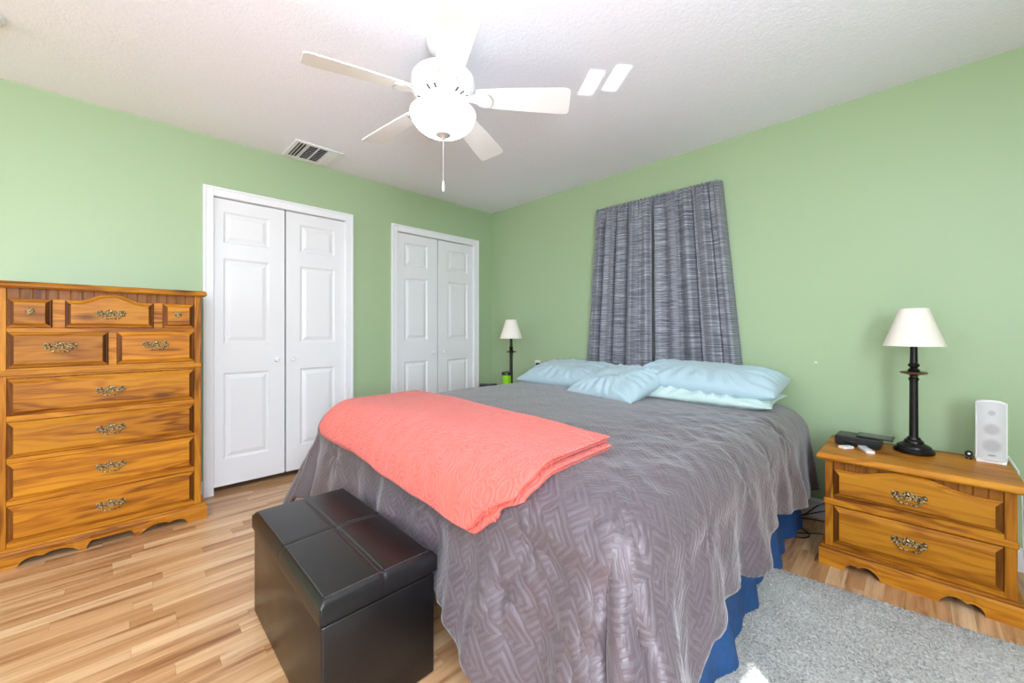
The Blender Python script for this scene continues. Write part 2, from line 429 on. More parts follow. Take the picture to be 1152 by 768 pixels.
# wall on the right (out of frame) with two windows, wall behind the camera with one
def win_wall(name, fixed, lo, hi, wins, axis):
    b = MB(); z0, z1 = .78, 2.34
    edges = [lo] + [e for w_ in wins for e in w_] + [hi]
    def bx(a, c, za, zb):
        if axis == 'x': b.box(fixed, fixed + .1, a, c, za, zb)
        else: b.box(a, c, fixed - .1, fixed, za, zb)
    for i in range(0, len(edges), 2): bx(edges[i], edges[i + 1], 0, H)
    for (a, c) in wins: bx(a, c, 0, z0); bx(a, c, z1, H)
    struct(b.build(name, WALL))
    for k, (a, c) in enumerate(wins):
        f = MB()
        for (p, q, za, zb) in ((a, a + .04, z0, z1), (c - .04, c, z0, z1), (a, c, z0, z0 + .04), (a, c, z1 - .04, z1), (a, c, 1.42, 1.45)):
            if axis == 'x': f.box(fixed + .03, fixed + .07, p, q, za, zb)
            else: f.box(p, q, fixed - .07, fixed - .03, za, zb)
        global WN; WN += 1
        struct(f.build('window_%d' % WN, WHITE))
WN = 0
win_wall('wall_right', RX, BY, 0, [(-5.4, -2.940)], 'x')
win_wall('wall_front', BY, -.11, RX + .1, [(.5, 3.5)], 'y')
# casings, doors
def casing(k, a, c):
    t = .058; b = MB()
    b.box(0, .018, a - t + .005, a + .005, 0, OT + t); b.box(0, .018, c - .005, c + t - .005, 0, OT + t); b.box(0, .018, a + .005, c - .005, OT - .003, OT + t)
    b.box(.018, .024, a - t + .005, a - t + .02, 0, OT + t - .0); b.box(.018, .024, c + t - .02, c + t - .005, 0, OT + t); b.box(.018, .024, a - t + .02, c + t - .02, OT + t - .015, OT + t)
    b.box(-.11, 0, a, a + .006, 0, OT); b.box(-.11, 0, c - .006, c, 0, OT); b.box(-.11, 0, a, c, OT - .004, OT)
    struct(b.build('trim_%d' % k, WHITE, bevel=.003))
casing(1, *OP[0]); casing(2, *OP[1])
def panel_rect(b, x, y0, y1, z0, z1):
    # one raised panel: groove then a bevelled field, cut into the leaf's face
    prof = [(0, 0), (.012, -.010), (.020, -.010), (.045, -.001), (.05, -.001)]
    loops = []
    for ins, dx in prof:
        loops.append([(x + dx, y0 + ins, z0 + ins), (x + dx, y1 - ins, z0 + ins), (x + dx, y1 - ins, z1 - ins), (x + dx, y0 + ins, z1 - ins)])
    vs = [p for l in loops for p in l]; fs = []
    for j in range(len(loops) - 1):
        for i in range(4): a, c = j * 4 + i, j * 4 + (i + 1) % 4; fs.append((a, c, c + 4, a + 4))
    n = (len(loops) - 1) * 4; fs.append((n, n + 1, n + 2, n + 3)); b.add(vs, fs)
def leaf(parent, root, x, y0, y1, p0, p1, z0, z1, ztab, knob):
    b = MB(); th = .034
    zs = [z0] + [z for t in ztab for z in t] + [z1]
    for i in range(0, len(zs), 2):                          # rails
        b.add([(x, y0, zs[i]), (x, y1, zs[i]), (x, y1, zs[i + 1]), (x, y0, zs[i + 1])], [(0, 1, 2, 3)])
    for (a, c) in ztab:
        b.add([(x, y0, a), (x, p0, a), (x, p0, c), (x, y0, c)], [(0, 1, 2, 3)]); b.add([(x, p1, a), (x, y1, a), (x, y1, c), (x, p1, c)], [(0, 1, 2, 3)])
        panel_rect(b, x, p0, p1, a, c)
    b.add([(x, y0, z0), (x, y1, z0), (x, y1, z1), (x, y0, z1), (x - th, y0, z0), (x - th, y1, z0), (x - th, y1, z1), (x - th, y0, z1)],
          [(4, 7, 6, 5), (0, 4, 5, 1), (1, 5, 6, 2), (2, 6, 7, 3), (3, 7, 4, 0)])
    o = b.build('door_leaf', DOORW, parent, root)
    k = MB(); k.lathe((0, 0, 0), [(.006, 0), (.006, .012), (.013, .018), (.0165, .026), (.014, .034), (.004, .037)], 20)
    k.v = [(x + z, knob + y_, .905 + x_) for (x_, y_, z) in k.v]
    autosmooth(k.build('door_knob', WHITEP, o, root))
    hb = MB()
    for hz in (.25, 1.02, 1.8): hb.box(x - .001, x + .004, (y0 if knob > (y0 + y1) / 2 else y1) - .008, (y0 if knob > (y0 + y1) / 2 else y1) + .008, hz, hz + .07)
    hb.build('hinge', NICKEL if False else WHITEP, o, root, bevel=.001)
for k, (dat) in enumerate((((-2.532, -2.094, -2.476, -2.195, -2.150), (-2.084, -1.640, -1.986, -1.722, -2.040)),
                          ((-1.168, -.718, -1.084, -.832, -.768), (-.708, -.262, -.592, -.335, -.650)))):
    d = bpy.data.objects.new('door_%d' % (k + 1), None); COL.objects.link(d); d.location = (-.015, (dat[0][0] + dat[1][1]) / 2, 0); d['_o'] = tuple(d.location); struct(d)
    for (y0, y1, p0, p1, kn) in dat:
        leaf(d, d, -.012, y0, y1, p0, p1, .045, 2.034, [(.228, .827), (1.031, 1.623), (1.732, 1.948)], kn)
# floor strip at the first closet's sill and baseboards
BBH = .10
b = MB()
for (a, c) in ((BY, OP[0][0] - .053), (OP[0][1] + .053, OP[1][0] - .053), (OP[1][1] + .053, 0)):
    b.box(0, .012, a, c, 0, BBH); b.box(0, .007, a, c, BBH, BBH + .012)
struct(b.build('baseboard_left', WHITE, bevel=.002))
struct(MB().box(.012, RX, -.012, 0, 0, BBH).box(.012, RX, -.007, 0, BBH, BBH + .012).build('baseboard_back', WHITE, bevel=.002))
struct(MB().box(RX - .012, RX, BY, -.012, 0, BBH).build('baseboard_right', WHITE, bevel=.002))

# ------------------------------------------------------------------ wooden furniture
def inset(out, d):
    n = len(out); res = []
    area2 = sum(out[i][0] * out[(i + 1) % n][1] - out[(i + 1) % n][0] * out[i][1] for i in range(n))
    sg = 1 if area2 > 0 else -1
    for i in range(n):
        p, q, r = Vector(out[i - 1]), Vector(out[i]), Vector(out[(i + 1) % n])
        e1, e2 = (q - p).normalized(), (r - q).normalized()
        n1, n2 = Vector((-e1.y, e1.x)) * sg, Vector((-e2.y, e2.x)) * sg
        m = n1 + n2; m /= max(.3, m.dot(n1)) if m.length > 1e-6 else 1
        res.append((q.x + m.x * d, q.y + m.y * d))
    return res
def drawer_front(out, M):
    b = MB(); n = len(out)
    prof = [(0, 0), (0, .007), (.005, .011), (.008, .011), (.009, .014), (.021, .024), (.024, .024)]
    loops = [inset(out, i) for i, _ in prof]
    b.v = [M(u, wv, z) for l, (_, wv) in zip(loops, prof) for (u, z) in l]
    for j in range(len(prof) - 1):
        for i in range(n):
            k = (i + 1) % n; e = abs(out[k][1] - out[i][1]) > abs(out[k][0] - out[i][0])
            b.f.append((j * n + i, j * n + k, j * n + n + k, j * n + n + i)); b.mi.append(1 if e and j < 5 else 0)
    m = (len(prof) - 1) * n; b.f.append(tuple(range(m, m + n))); b.mi.append(0)
    b.f.append(tuple(range(n - 1, -1, -1))); b.mi.append(0)
    return b
def rect(u0, u1, z0, z1): return [(u0, z0), (u1, z0), (u1, z1), (u0, z1)]
def arched(u0, u1, z0, z1, rise):
    o = [(u0, z0), (u1, z0)]
    for i in range(25):
        t = 1 - i / 24; x = abs(2 * t - 1)
        o.append((u0 + (u1 - u0) * t, z1 + rise * (1 - smoothstep(.08, .72, x))))
    return o
def handle_mesh():
    # ornate pull facing -Y: pierced wing-shaped plate, two posts and a drooping bail
    b = MB()
    half = [(0, .024), (.009, .026), (.016, .021), (.019, .012), (.024, .010), (.028, .017), (.035, .022), (.041, .018), (.047, .021), (.055, .016), (.0575, .006),
            (.051, .000), (.056, -.008), (.048, -.012), (.042, -.006), (.035, -.010), (.026, -.008), (.018, -.012), (.010, -.008), (0, -.012)]
    out = half + [(-x, z) for x, z in half[-2:0:-1]]
    out = out[::-1]
    i1 = inset(out, .0015)
    n = len(out)
    for l, y in ((out, 0), (out, -.002), (i1, -.0045)): b.v += [(x, y, z) for x, z in l]
    for j in range(2):
        for i in range(n): k = (i + 1) % n; b.f.append((j * n + i, j * n + k, j * n + n + k, j * n + n + i))
    b.f.append(tuple(range(2 * n, 3 * n)))
    b.mi = [0] * len(b.f)
    for (x, z, r) in ((0, .013, .0105), (.036, .010, .006), (-.036, .010, .006), (.047, .006, .005), (-.047, .006, .005), (.012, .002, .005), (-.012, .002, .005), (.026, .002, .004), (-.026, .002, .004)):
        q = MB().lathe((0, 0, 0), [(r, 0), (r * .8, r * .45), (r * .3, r * .62)], 12); b.add([(x + p[0], -.004 - p[2], z + p[1]) for p in q.v], q.f)
    for sx in (-1, 1):
        q = MB().lathe((0, 0, 0), [(.0045, 0), (.0045, .016), (.006, .018), (.004, .022)], 12); b.add([(sx * .036 + p[0], -.004 - p[2], -.001 + p[1]) for p in q.v], q.f)
    pts = []
    for i in range(21):
        t = i / 20 * 2 - 1; a = abs(t)
        pts.append((.038 * t + (.004 * math.sin(t * PI)), -.018 - .004 * (1 - a), -.002 - .022 * (1 - a ** 3.2) + .004 * math.exp(-(t / .25) ** 2)))
    b.tube(pts, [.0032 + .0015 * math.exp(-((abs(i / 20 * 2 - 1) - .55) / .2) ** 2) for i in range(21)], 8)
    me = b.build('handle', BRASS); autosmooth(me, 50); d = me.data; bpy.data.objects.remove(me); return d
HAND = handle_mesh()
def knob_mesh():
    b = MB().lathe((0, 0, 0), [(.016, 0), (.016, .002), (.006, .004), (.006, .012), (.012, .016), (.014, .022), (.010, .027), (.003, .028)], 20)
    b.v = [(x, -z, y) for x, y, z in b.v]
    o = b.build('knob', BRASS); autosmooth(o, 45); d = o.data; bpy.data.objects.remove(o); return d
KNOB = knob_mesh()
def hang(mesh, name, parent, root, p, rz):
    o = bpy.data.objects.new(name, mesh); COL.objects.link(o); o.parent = parent
    o.location = Vector(p) - Vector(root['_o']); o.rotation_euler = (0, 0, rz); return o
def apron(M, u0, u1, ztop, cuts, th=.014, n=220):
    """front board of a base with scrolled cut-outs along its lower edge"""
    def low(u):
        z = 0
        for (a, c, kind, hgt) in cuts:
            if a < u < c:
                t = (u - a) / (c - a)
                if kind == 'flat': z = hgt * min(1, (min(t, 1 - t) / .10)) ** .5
                else:
                    t2 = t if kind == 'L' else 1 - t
                    z = hgt * math.sqrt(max(0, 1 - ((t2 - .24) / .24) ** 2)) * .85 if t2 < .42 else 0
                    if t2 >= .36: z = max(z, hgt * max(0, math.sin(PI * (t2 - .36 + .10) / (.64 + .10))) ** .6 )
                    z = max(z, hgt * .45 * smoothstep(0, .06, t2) * smoothstep(1, .9, t2))
        return z
    b = MB(); us = [u0 + (u1 - u0) * i / n for i in range(n + 1)]
    prof = [(0, lambda u: ztop), (th, lambda u: ztop), (th + .006, lambda u: ztop - .012), (th + .002, lambda u: max(low(u) + .004, ztop * .35)), (th + .006, lambda u: low(u)), (0, lambda u: low(u))]
    m = len(prof)
    for u in us: b.v += [M(u, wv, fz(u)) for wv, fz in prof]
    for i in range(n):
        for j in range(m): k = (j + 1) % m; b.f.append((i * m + j, i * m + k, i * m + m + k, i * m + m + j))
    b.f.append(tuple(range(m))); b.f.append(tuple(range(n * m + m - 1, n * m - 1, -1))); b.mi = [0] * len(b.f)
    return b
def top_slab(x0, x1, y0, y1, z0, z1):
    b = MB(); prof = [(-.016, z0), (-.008, z0), (0, z0 + .008), (0, z0 + .014), (-.005, z1 - .004), (-.010, z1)]
    for e, z in prof: b.v += [(x0 - e, y0 - e, z), (x1 + e, y0 - e, z), (x1 + e, y1 + e, z), (x0 - e, y1 + e, z)]
    for j in range(len(prof) - 1):
        for i in range(4): k = (i + 1) % 4; b.f.append((j * 4 + i, j * 4 + k, j * 4 + 4 + k, j * 4 + 4 + i))
    b.f.append((3, 2, 1, 0)); n = (len(prof) - 1) * 4; b.f.append((n, n + 1, n + 2, n + 3)); b.mi = [0] * len(b.f)
    return b

# chest of drawers against the left wall
XF = .352
dr = thing('chest_of_drawers', (.02, -3.0185, 0), 'tall honey pine chest of drawers with brass pulls beside the closet', 'dresser')
DY0, DY1 = -3.398, -2.640
MD = lambda u, wv, z: (XF + wv, u, z)
b = MB().box(.02, XF - .012, DY0, DY1, .06, 1.325)
for (y0, y1) in ((DY0, -3.366), (-2.671, DY1)): b.box(XF - .012, XF, y0, y1, .06, 1.325)
b.build('case', W_Z, dr, dr, bevel=.002)
b = MB()
for z0, z1 in ((.080, .116), (.291, .315), (.493, .515), (.688, .716), (.895, .940), (1.114, 1.134)): b.box(XF - .012, XF, -3.366, -2.671, z0, z1)
b.box(XF - .012, XF, -3.030, -2.996, .94, 1.115); b.box(XF - .012, XF, -3.224, -3.181, 1.134, 1.276); b.box(XF - .012, XF, -2.851, -2.812, 1.134, 1.276)
b.build('drawer_divider', W_Y, dr, dr, bevel=.0015)
b = MB(); n = 17
for i in range(n):
    a = -3.366 + (3.366 - 2.671) * i / n; b.box(XF - .010, XF - .003, a + .002, a + (3.366 - 2.671) / n - .002, 1.262, 1.326)
b.box(XF - .012, XF - .009, -3.366, -2.671, 1.262, 1.326)
b.build('beadboard', W_BEAD, dr, dr, bevel=.0015)
top_slab(.012, .385, -3.424, -2.614, 1.324, 1.355).build('top', W_Y, dr, dr)
MB().box(XF, XF + .010, DY0 - .004, DY1 + .004, .905, .930).build('waist_moulding', W_Y, dr, dr, bevel=.005, seg=3)
c0 = -3.018
ap = apron(lambda u, wv, z: (XF + wv, u, z), DY0 - .027, DY1 + .027, .078, [(c0 - .312, c0 - .115, 'L', .040), (c0 - .090, c0 + .090, 'flat', .040), (c0 + .115, c0 + .312, 'R', .040)])
ap.box(.02, XF, DY0 - .024, DY0, 0, .078).box(.02, XF, DY1, DY1 + .024, 0, .078)
autosmooth(ap.build('base_apron', W_Y, dr, dr), 35)
MB().box(.02, XF + .020, DY0 - .020, DY1 + .020, .078, .092).build('base_moulding', W_Y, dr, dr, bevel=.004, seg=3)
def dresser_drawer(out, pull, pu, pz):
    o = drawer_front(out, MD).build('drawer', [W_Y, W_END], dr, dr)
    hang(HAND if pull else KNOB, 'handle' if pull else 'knob', o, dr, (XF + .0235, pu, pz), PI / 2)
dresser_drawer(rect(-3.362, -3.224, 1.137, 1.274), 0, -3.291, 1.214)
dresser_drawer(arched(-3.182, -2.851, 1.137, 1.274, .040), 1, c0, 1.206)
dresser_drawer(rect(-2.813, -2.675, 1.137, 1.274), 0, -2.747, 1.214)
dresser_drawer(rect(-3.362, -3.029, .943, 1.114), 1, -3.195, 1.040)
dresser_drawer(rect(-2.998, -2.675, .943, 1.114), 1, -2.842, 1.040)
for z0, z1 in ((.718, .890), (.518, .686), (.317, .492), (.118, .290)): dresser_drawer(rect(-3.364, -2.676, z0, z1), 1, c0, (z0 + z1) / 2 + .002)

# nightstand on the right, with a twin beyond the bed
NF, NB = -.555, -.135
ns = thing('nightstand', (3.339, -.345, 0), 'honey pine two-drawer nightstand in front of the grey rug, right of the bed', 'nightstand', 'pine nightstands')
MN = lambda u, wv, z: (u, NF - wv, z)
X0, X1 = 3.049, 3.629
b = MB().box(X0, X1, NF + .012, NB, .06, .506)
for (a, c) in ((X0, 3.081), (3.597, X1)): b.box(a, c, NF, NF + .012, .06, .506)
b.build('case', W_Z, ns, ns, bevel=.002)
b = MB()
for z0, z1 in ((.08, .113), (.287, .335)): b.box(3.081, 3.597, NF, NF + .012, z0, z1)
b.build('drawer_divider', W_X, ns, ns, bevel=.0015)
b = MB(); n = 13
for i in range(n):
    a = 3.081 + .516 * i / n; b.box(a + .002, a + .516 / n - .002, NF + .003, NF + .010, .455, .506)
b.box(3.081, 3.597, NF + .009, NF + .012, .455, .506)
b.build('beadboard', W_BEAD, ns, ns, bevel=.0015)
top_slab(3.020, 3.658, -.590, -.125, .505, .535).build('top', W_X, ns, ns)
MB().box(X0 - .004, X1 + .004, NF - .010, NF, .290, .318).build('waist_moulding', W_X, ns, ns, bevel=.005, seg=3)
cn = 3.339
ap = apron(MN, X0 - .022, X1 + .022, .078, [(cn - .215, cn - .092, 'L', .042), (cn + .085, cn + .210, 'R', .042)])
ap.box(X0 - .022, X0, NF, NB, 0, .078).box(X1, X1 + .022, NF, NB, 0, .078)
autosmooth(ap.build('base_apron', W_X, ns, ns), 35)
MB().box(X0 - .018, X1 + .018, NF - .020, NB, .078, .092).build('base_moulding', W_X, ns, ns, bevel=.004, seg=3)
for out, hz in ((arched(3.084, 3.594, .338, .462, .036), .405), (rect(3.084, 3.594, .116, .286), .208)):
    o = drawer_front(out, MN).build('drawer', [W_X, W_END], ns, ns)
    hang(HAND, 'handle', o, ns, (3.337, NF - .0235, hz), 0)
nf = copy_tree(ns); nf.location = (.46, -.345, 0)
tag(nf, 'honey pine nightstand hidden beyond the bed, in the corner under the small far lamp', 'nightstand', 'pine nightstands')

# ------------------------------------------------------------------ the bed
bed = thing('bed', (1.915, -1.1, 0), 'king size bed with white mattress and blue bed skirt, under the grey comforter', 'bed')
BX0, BX1, BYF, BYH = .965, 2.865, -2.10, -.06
MB().box(BX0, BX1, BYF, BYH, .40, .635).build('mattress', SHEET, bed, bed, bevel=.05, seg=4, smooth=True)
MB().box(BX0 + .01, BX1 - .01, BYF + .02, BYH, .19, .40).build('box_spring', SHEET, bed, bed, bevel=.015)
b = MB()
for x in (BX0 + .03, 1.915, BX1 - .06): b.box(x - .0, x + .03, BYF + .04, BYH - .02, .155, .19)
for y in (BYF + .06, -1.1, BYH - .06): b.box(BX0 + .03, BX1 - .03, y, y + .03, .16, .188)
b.build('bed_frame', STEEL, bed, bed)
for x in (BX0 + .05, BX1 - .075):
    for y in (BYF + .075, BYH - .1): MB().lathe((x, y, 0), [(.022, 0), (.022, .02), (.016, .025), (.016, .158)], 14).build('leg', STEEL, bed, bed)
def skirt(side):
    xs = BX1 + .004 if side > 0 else BX0 - .004
    def fn(u, v):
        y = BYH - .03 + u * (BYF + .08 - BYH); z = .40 * (1 - v) + .003
        wv = .020 * math.sin(y * 15 + .6 * math.sin(y * 4.1)) + .012 * math.sin(y * 33 + 1.7)
        tuck = .035 * math.exp(-((y + 1.42) / .10) ** 2)
        return (xs + side * v ** 1.3 * (.018 + wv + tuck + .03 * smoothstep(-1.3, -1.65, y)), y, z)
    b = MB().grid(260, 26, fn, lambda u, v: (u, v))
    return b.build('bed_skirt', SKIRT, bed, bed, smooth=True)
skirt(1); skirt(-1)

TOP, CR = .668, .13
CX0, CX1, CY0 = 1.005, 2.795, -2.045
def drape(s, t, off=0., fold=1.):
    cx = max(CX0, min(CX1, s)); cy = max(t, CY0)
    dx, dy = s - cx, t - cy; d = math.hypot(dx, dy)
    crown = .010 * math.sin(PI * max(0, min(1, (s - CX0) / (CX1 - CX0)))) + .006 * nz(s * 2.3, t * 2.3, 3.)
    if d < 1e-9: return Vector((s, t, TOP + crown + off)), 0.
    ux, uy = dx / d, dy / d; arc = CR * PI / 2
    if d < arc: a = d / CR; h = CR * math.sin(a); v = CR * (1 - math.cos(a)); nh, nv = math.sin(a), math.cos(a)
    else:
        co = abs(ux * uy) * 2; sp = .13 + co * (.34 if s < 2 else .16) + (1 - co) * abs(uy) * (.16 * smoothstep(2.1, 2.5, s) + .10 * smoothstep(1.6, 1.2, s)); h = CR + (d - arc) * sp; v = CR + (d - arc) * math.sqrt(1 - sp * sp); nh, nv = 1., 0.
    wgt = smoothstep(.12, .46, d)
    corner = abs(ux * uy) * 2
    per = cx + (cy - CY0) * (1 if s > 2 else -1)
    ang = math.atan2(uy, ux)
    f = .020 * math.sin(per * 11 + .8 * nz(per * 3, d * 2, 1.)) + .012 * math.sin(per * 27 + 2 + 1.2 * nz(per * 5, 0, 8.))
    f *= (1 - .7 * corner)
    if s > 2: f += corner * interp(ang, [(-1.57, 0), (-1.30, .0), (-1.10, -.055), (-.99, .050), (-.78, .005), (-.55, .05), (-.25, .03), (0, 0)])
    else: f += corner * .05 * math.sin(ang * 7.0 + 1.1)
    h += wgt * f * fold
    p = Vector((cx + ux * (h + off * nh), cy + uy * (h + off * nh), TOP + crown * (1 - wgt) - v + off * nv))
    return p, d
def push_bench(p):
    # the ottoman presses the hanging cloth back
    k = smoothstep(1.40, 1.50, p.x) * smoothstep(2.36, 2.27, p.x) * smoothstep(.50, .40, p.z)
    lim = -2.232
    if p.y < lim: p.y += (lim - p.y) * k
    return p
HEM_R = [(-2.6, .56), (-2.12, .56), (-1.98, .53), (-1.88, .43), (-1.70, .425), (-1.55, .435), (-1.42, .47), (-1.33, .465), (-1.22, .39), (-1.05, .40), (-.82, .44), (-.60, .46), (-.44, .495), (-.10, .50)]
TUFT = [(2.93, -1.40), (2.90, -.75), (2.98, -1.78), (2.62, -2.24), (2.86, -2.10), (2.55, -2.40), (2.98, -1.08), (2.1, -2.30), (1.3, -2.3)]
def comforter():
    NU, NV = 300, 250
    T0, T1 = -2.045 - .57, -.13
    def st(u, v):
        sl_ = CX0 - .54
        s0 = sl_ + u * (CX1 + .45 - sl_)
        th_ = -.13 - .11 * smoothstep(2.45, 2.85, s0)
        foot = interp(s0, [(1.3, -2.615), (1.5, -2.57), (2.25, -2.58), (2.40, -2.60), (2.50, -2.63), (2.56, -2.70), (3.0, -2.70)])
        t = th_ + v * (foot - th_)
        sr = CX1 + interp(t, HEM_R)
        s = sl_ + u * (sr - sl_)
        # rounded sheet corners and a slightly wavy foot hem
        t2 = t + v ** 6 * .02 * math.sin(s * 9)
        return s, t2
    def fn(u, v):
        s, t = st(u, v)
        p, d = drape(s, t)
        # fine crumples: strongest over the foot-right corner and the right-hand side
        wr = .35 + 1.5 * smoothstep(2.2, 2.8, s) * smoothstep(-.3, -1.0, t) + .6 * smoothstep(-1.95, -2.2, t)
        a = noise.ridged_multi_fractal(Vector((s * 4.2, t * 4.2, 2.)), 1.0, 2.1, 3, 1.0, 2.0) - 1.0
        a2 = noise.ridged_multi_fractal(Vector((s * 11 + t * 3, t * 9, 6.)), 1.0, 2.1, 2, 1.0, 2.0) - 1.0
        dz = .0030 * wr * a + .0034 * wr * a2 + .003 * nz(s * 9, t * 9, 5.) * wr
        for (ts, tt) in TUFT:
            r = math.hypot(s - ts, t - tt)
            if r < .3:
                g = math.atan2(t - tt, s - ts)
                dz += -.012 * math.exp(-(r / .025) ** 2) + .0055 * math.cos(g * 8 + 2 * nz(ts * 9, tt * 9, g)) * math.exp(-(r / .10) ** 2) * min(1, r / .03)
        if d > .1: k = min(1, (d - .1) / .2); p.x += dz * k * (1 if s > 2 else -1) * (1 if abs(s - max(CX0, min(CX1, s))) > .02 else 0); p.y -= dz * k * (1 if t < CY0 - .02 else 0); p.z += dz * (1 - k)
        else: p.z += dz
        # head end lies lower where it runs under the pillows
        p = push_bench(p)
        p.z = max(p.z, .012)
        return p
    b = MB().grid(NU, NV, fn, lambda u, v: st(u, v))
    o = b.build('comforter', COMF, smooth=True, solid=.016)
    return tag(o, 'rumpled grey quilted comforter draped over the whole bed down to the floor corner', 'comforter')
comforter()

def throw():
    # folded quilt across the foot of the bed: four stacked layers of cloth, folded over at the back edge
    b = MB(); NU, NV = 150, 80
    def side(k):
        def st(u, v):
            ex = .009 * (3 - k)
            left = 1.09 - .008 * k + .05 * v
            t = -1.60 + v * (-2.262 - ex + 1.60) - .11 * u * (1 - v)
            right = interp(t, [(-2.40, 2.47), (-2.26, 2.49), (-2.20, 2.50), (-2.155, 2.575), (-2.10, 2.595), (-1.70, 2.575), (-1.5, 2.56)]) + .010 * math.sin(k * 2.1)
            cr = smoothstep(.86, 1.0, v)
            s = left + u * (right - left)
            t += .06 * cr * smoothstep(.93, 1.0, u) * 1.0 + .02 * cr * smoothstep(.05, 0, u) + .012 * math.sin(u * 5 + .5) * v + .03 * v * (1 - u)
            return s, t
        return st
    for k in range(4):
        st = side(k)
        base = .018 + .0148 * k
        def pt(u, v, o):
            s, t = st(u, v)
            # the edges pinch: every layer is a soft pad with rounded rims
            p, d = drape(s, t, base + o + .004 * nz(s * 5, t * 5, k) * (k == 3))
            return push_bench(p)
        def rim(u, v):
            e = min(u, 1 - u) * 1.5 / .016, min(v, 1 - v) * .68 / .016
            m = min(1, min(e)); return math.sqrt(max(0, 1 - (1 - m) ** 2))
        us = [i / (NU - 1) for i in range(NU)]; us = [0, .002, .005] + us[1:-1] + [.995, .998, 1]
        vs = [0, .004, .01] + [i / (NV - 1) for i in range(NV)][1:-1] + [.99, .996, 1]
        k0 = len(b.v); nu, nv = len(us), len(vs)
        b.uv = b.uv or []
        for sgn in (1, -1):
            for u in us:
                for v in vs: b.v.append(tuple(pt(u, v,   .0058 * sgn * rim(u, v)))); b.uv.append(st(u, v))
        for q in (0, 1):
            o = k0 + q * nu * nv
            for i in range(nu - 1):
                for j in range(nv - 1):
                    a = o + i * nv + j; f = (a, a + nv, a + nv + 1, a + 1); b.f.append(f if q == 0 else f[::-1]); b.mi.append(0)
    o = b.build('throw_blanket', THROW, smooth=True, weld=False)
    return tag(o, 'folded coral quilted throw blanket lying across the foot of the bed', 'blanket')
throw()

def pillow(name, c, size, rot, mat, label, seed, group, ear=.10, wr=1.0, flatb=.45, pu=3.0):
    NU, NV = 90, 60; w_, d_, h_ = size; b = MB()
    def fn(sg):
        def f(a, c_):
            u, v = a * 2 - 1, c_ * 2 - 1
            u = math.copysign(abs(u) ** .9, u); v = math.copysign(abs(v) ** .9, v)
            th = max(0, (1 - abs(u) ** pu)) ** .55 * max(0, (1 - abs(v) ** 2.6)) ** .6
            x = u * w_ / 2 * (1 - ear * .6 * (1 - v * v)); y = v * d_ / 2 * (1 - ear * (1 - u * u))
            edge = smoothstep(.35, .95, max(abs(u), abs(v)))
            rad = math.atan2(v, u)
            k = wr * (.012 * nz(u * 2.5 + seed, v * 2.5, seed) + .011 * edge * math.sin(rad * 23 + 5 * nz(u * 2, v * 2, seed + 3.)) * th
                      + .010 * abs(nz(u * 5 + v * 3 + seed, v * 1.8 - u, seed + 7.)))
            z = sg * h_ / 2 * th * (1 if sg > 0 else flatb * 2) + (k if sg > 0 else k * .3) * min(1, th * 2)
            return (x, y, z)
        return f
    b.grid(NU, NV, fn(1)); b.grid(NU, NV, fn(-1))
    o = b.build(name, mat, smooth=True, weld=True)
    o.location = c; o.rotation_euler = rot
    return tag(o, label, 'pillow', group)
PG = 'pillows along the head of the bed'
pillow('pillow', (1.37, -.36, .758), (.84, .46, .21), (math.radians(14), 0, math.radians(-3)), BLUEP, 'pale blue pillow at the far left of the bed head, left of the curtain', 1.3, PG, wr=1.15)
pillow('pillow', (1.925, -.56, .755), (.62, .48, .19), (math.radians(18), math.radians(-2), math.radians(-12)), BLUEP, 'pale blue pillow in the middle, overlapped by the big pillow on its right', 5.1, PG, wr=1.3)
pillow('pillow', (2.43, -.37, .722), (.80, .46, .12), (math.radians(2), 0, math.radians(2)), MINTP, 'pale mint green pillow lying under the big blue pillow on the right', 9.7, PG, wr=1.5)
pillow('pillow', (2.42, -.33, .812), (.84, .44, .19), (math.radians(8), math.radians(2), math.radians(1)), BLUEP, 'large pale blue pillow on top of the mint pillow at the right', 14.2, PG, ear=.02, wr=1.1, pu=5.0)

# ------------------------------------------------------------------ ottoman at the foot
OX0, OX1, OY0, OY1 = 1.508, 2.250, -2.604, -2.250
ot = thing('storage_ottoman', ((OX0 + OX1) / 2, (OY0 + OY1) / 2, 0), 'black leather storage ottoman with stitched lid at the foot of the bed', 'ottoman')
MB().box(OX0, OX1, OY0, OY1, .004, .330).build('body', LEATHER, ot, ot, bevel=.008, seg=3, smooth=True)
MB().box(OX0 + .02, OX1 - .02, OY0 + .02, OY1 - .02, .33, .342).build('lid_gap_liner', BLACKP, ot, ot)
def lid_z(u, v):
    e = min(min(u, 1 - u) * .75, min(v, 1 - v) * .36)
    z = .400 - .014 * (1 - smoothstep(0, .018, e)) ** 2 + .010 * math.sin(PI * u) ** .5 * math.sin(PI * v) ** .5
    for q in (abs(u - .5) * .75, abs(v - .5) * .36): z -= .0035 * math.exp(-(q / .006) ** 2)
    return z
b = MB(); n1, n2 = 121, 81
def lidp(u, v): return (OX0 - .006 + u * (OX1 - OX0 + .012), OY0 - .006 + v * (OY1 - OY0 + .012), lid_z(u, v))
b.grid(n1, n2, lidp)
ring = [i * n2 for i in range(n1)] + [(n1 - 1) * n2 + j for j in range(1, n2)] + [i * n2 + n2 - 1 for i in range(n1 - 2, -1, -1)] + [j for j in range(n2 - 2, 0, -1)]
k = len(b.v); b.v += [(b.v[i][0], b.v[i][1], .338) for i in ring]; m = len(ring)
for i in range(m): j = (i + 1) % m; b.f.append((ring[i], ring[j], k + j, k + i)); b.mi.append(0)
b.f.append(tuple(range(k, k + m))); b.mi.append(0)
lid = b.build('lid', LEATHER, ot, ot); autosmooth(lid, 55)
b = MB()
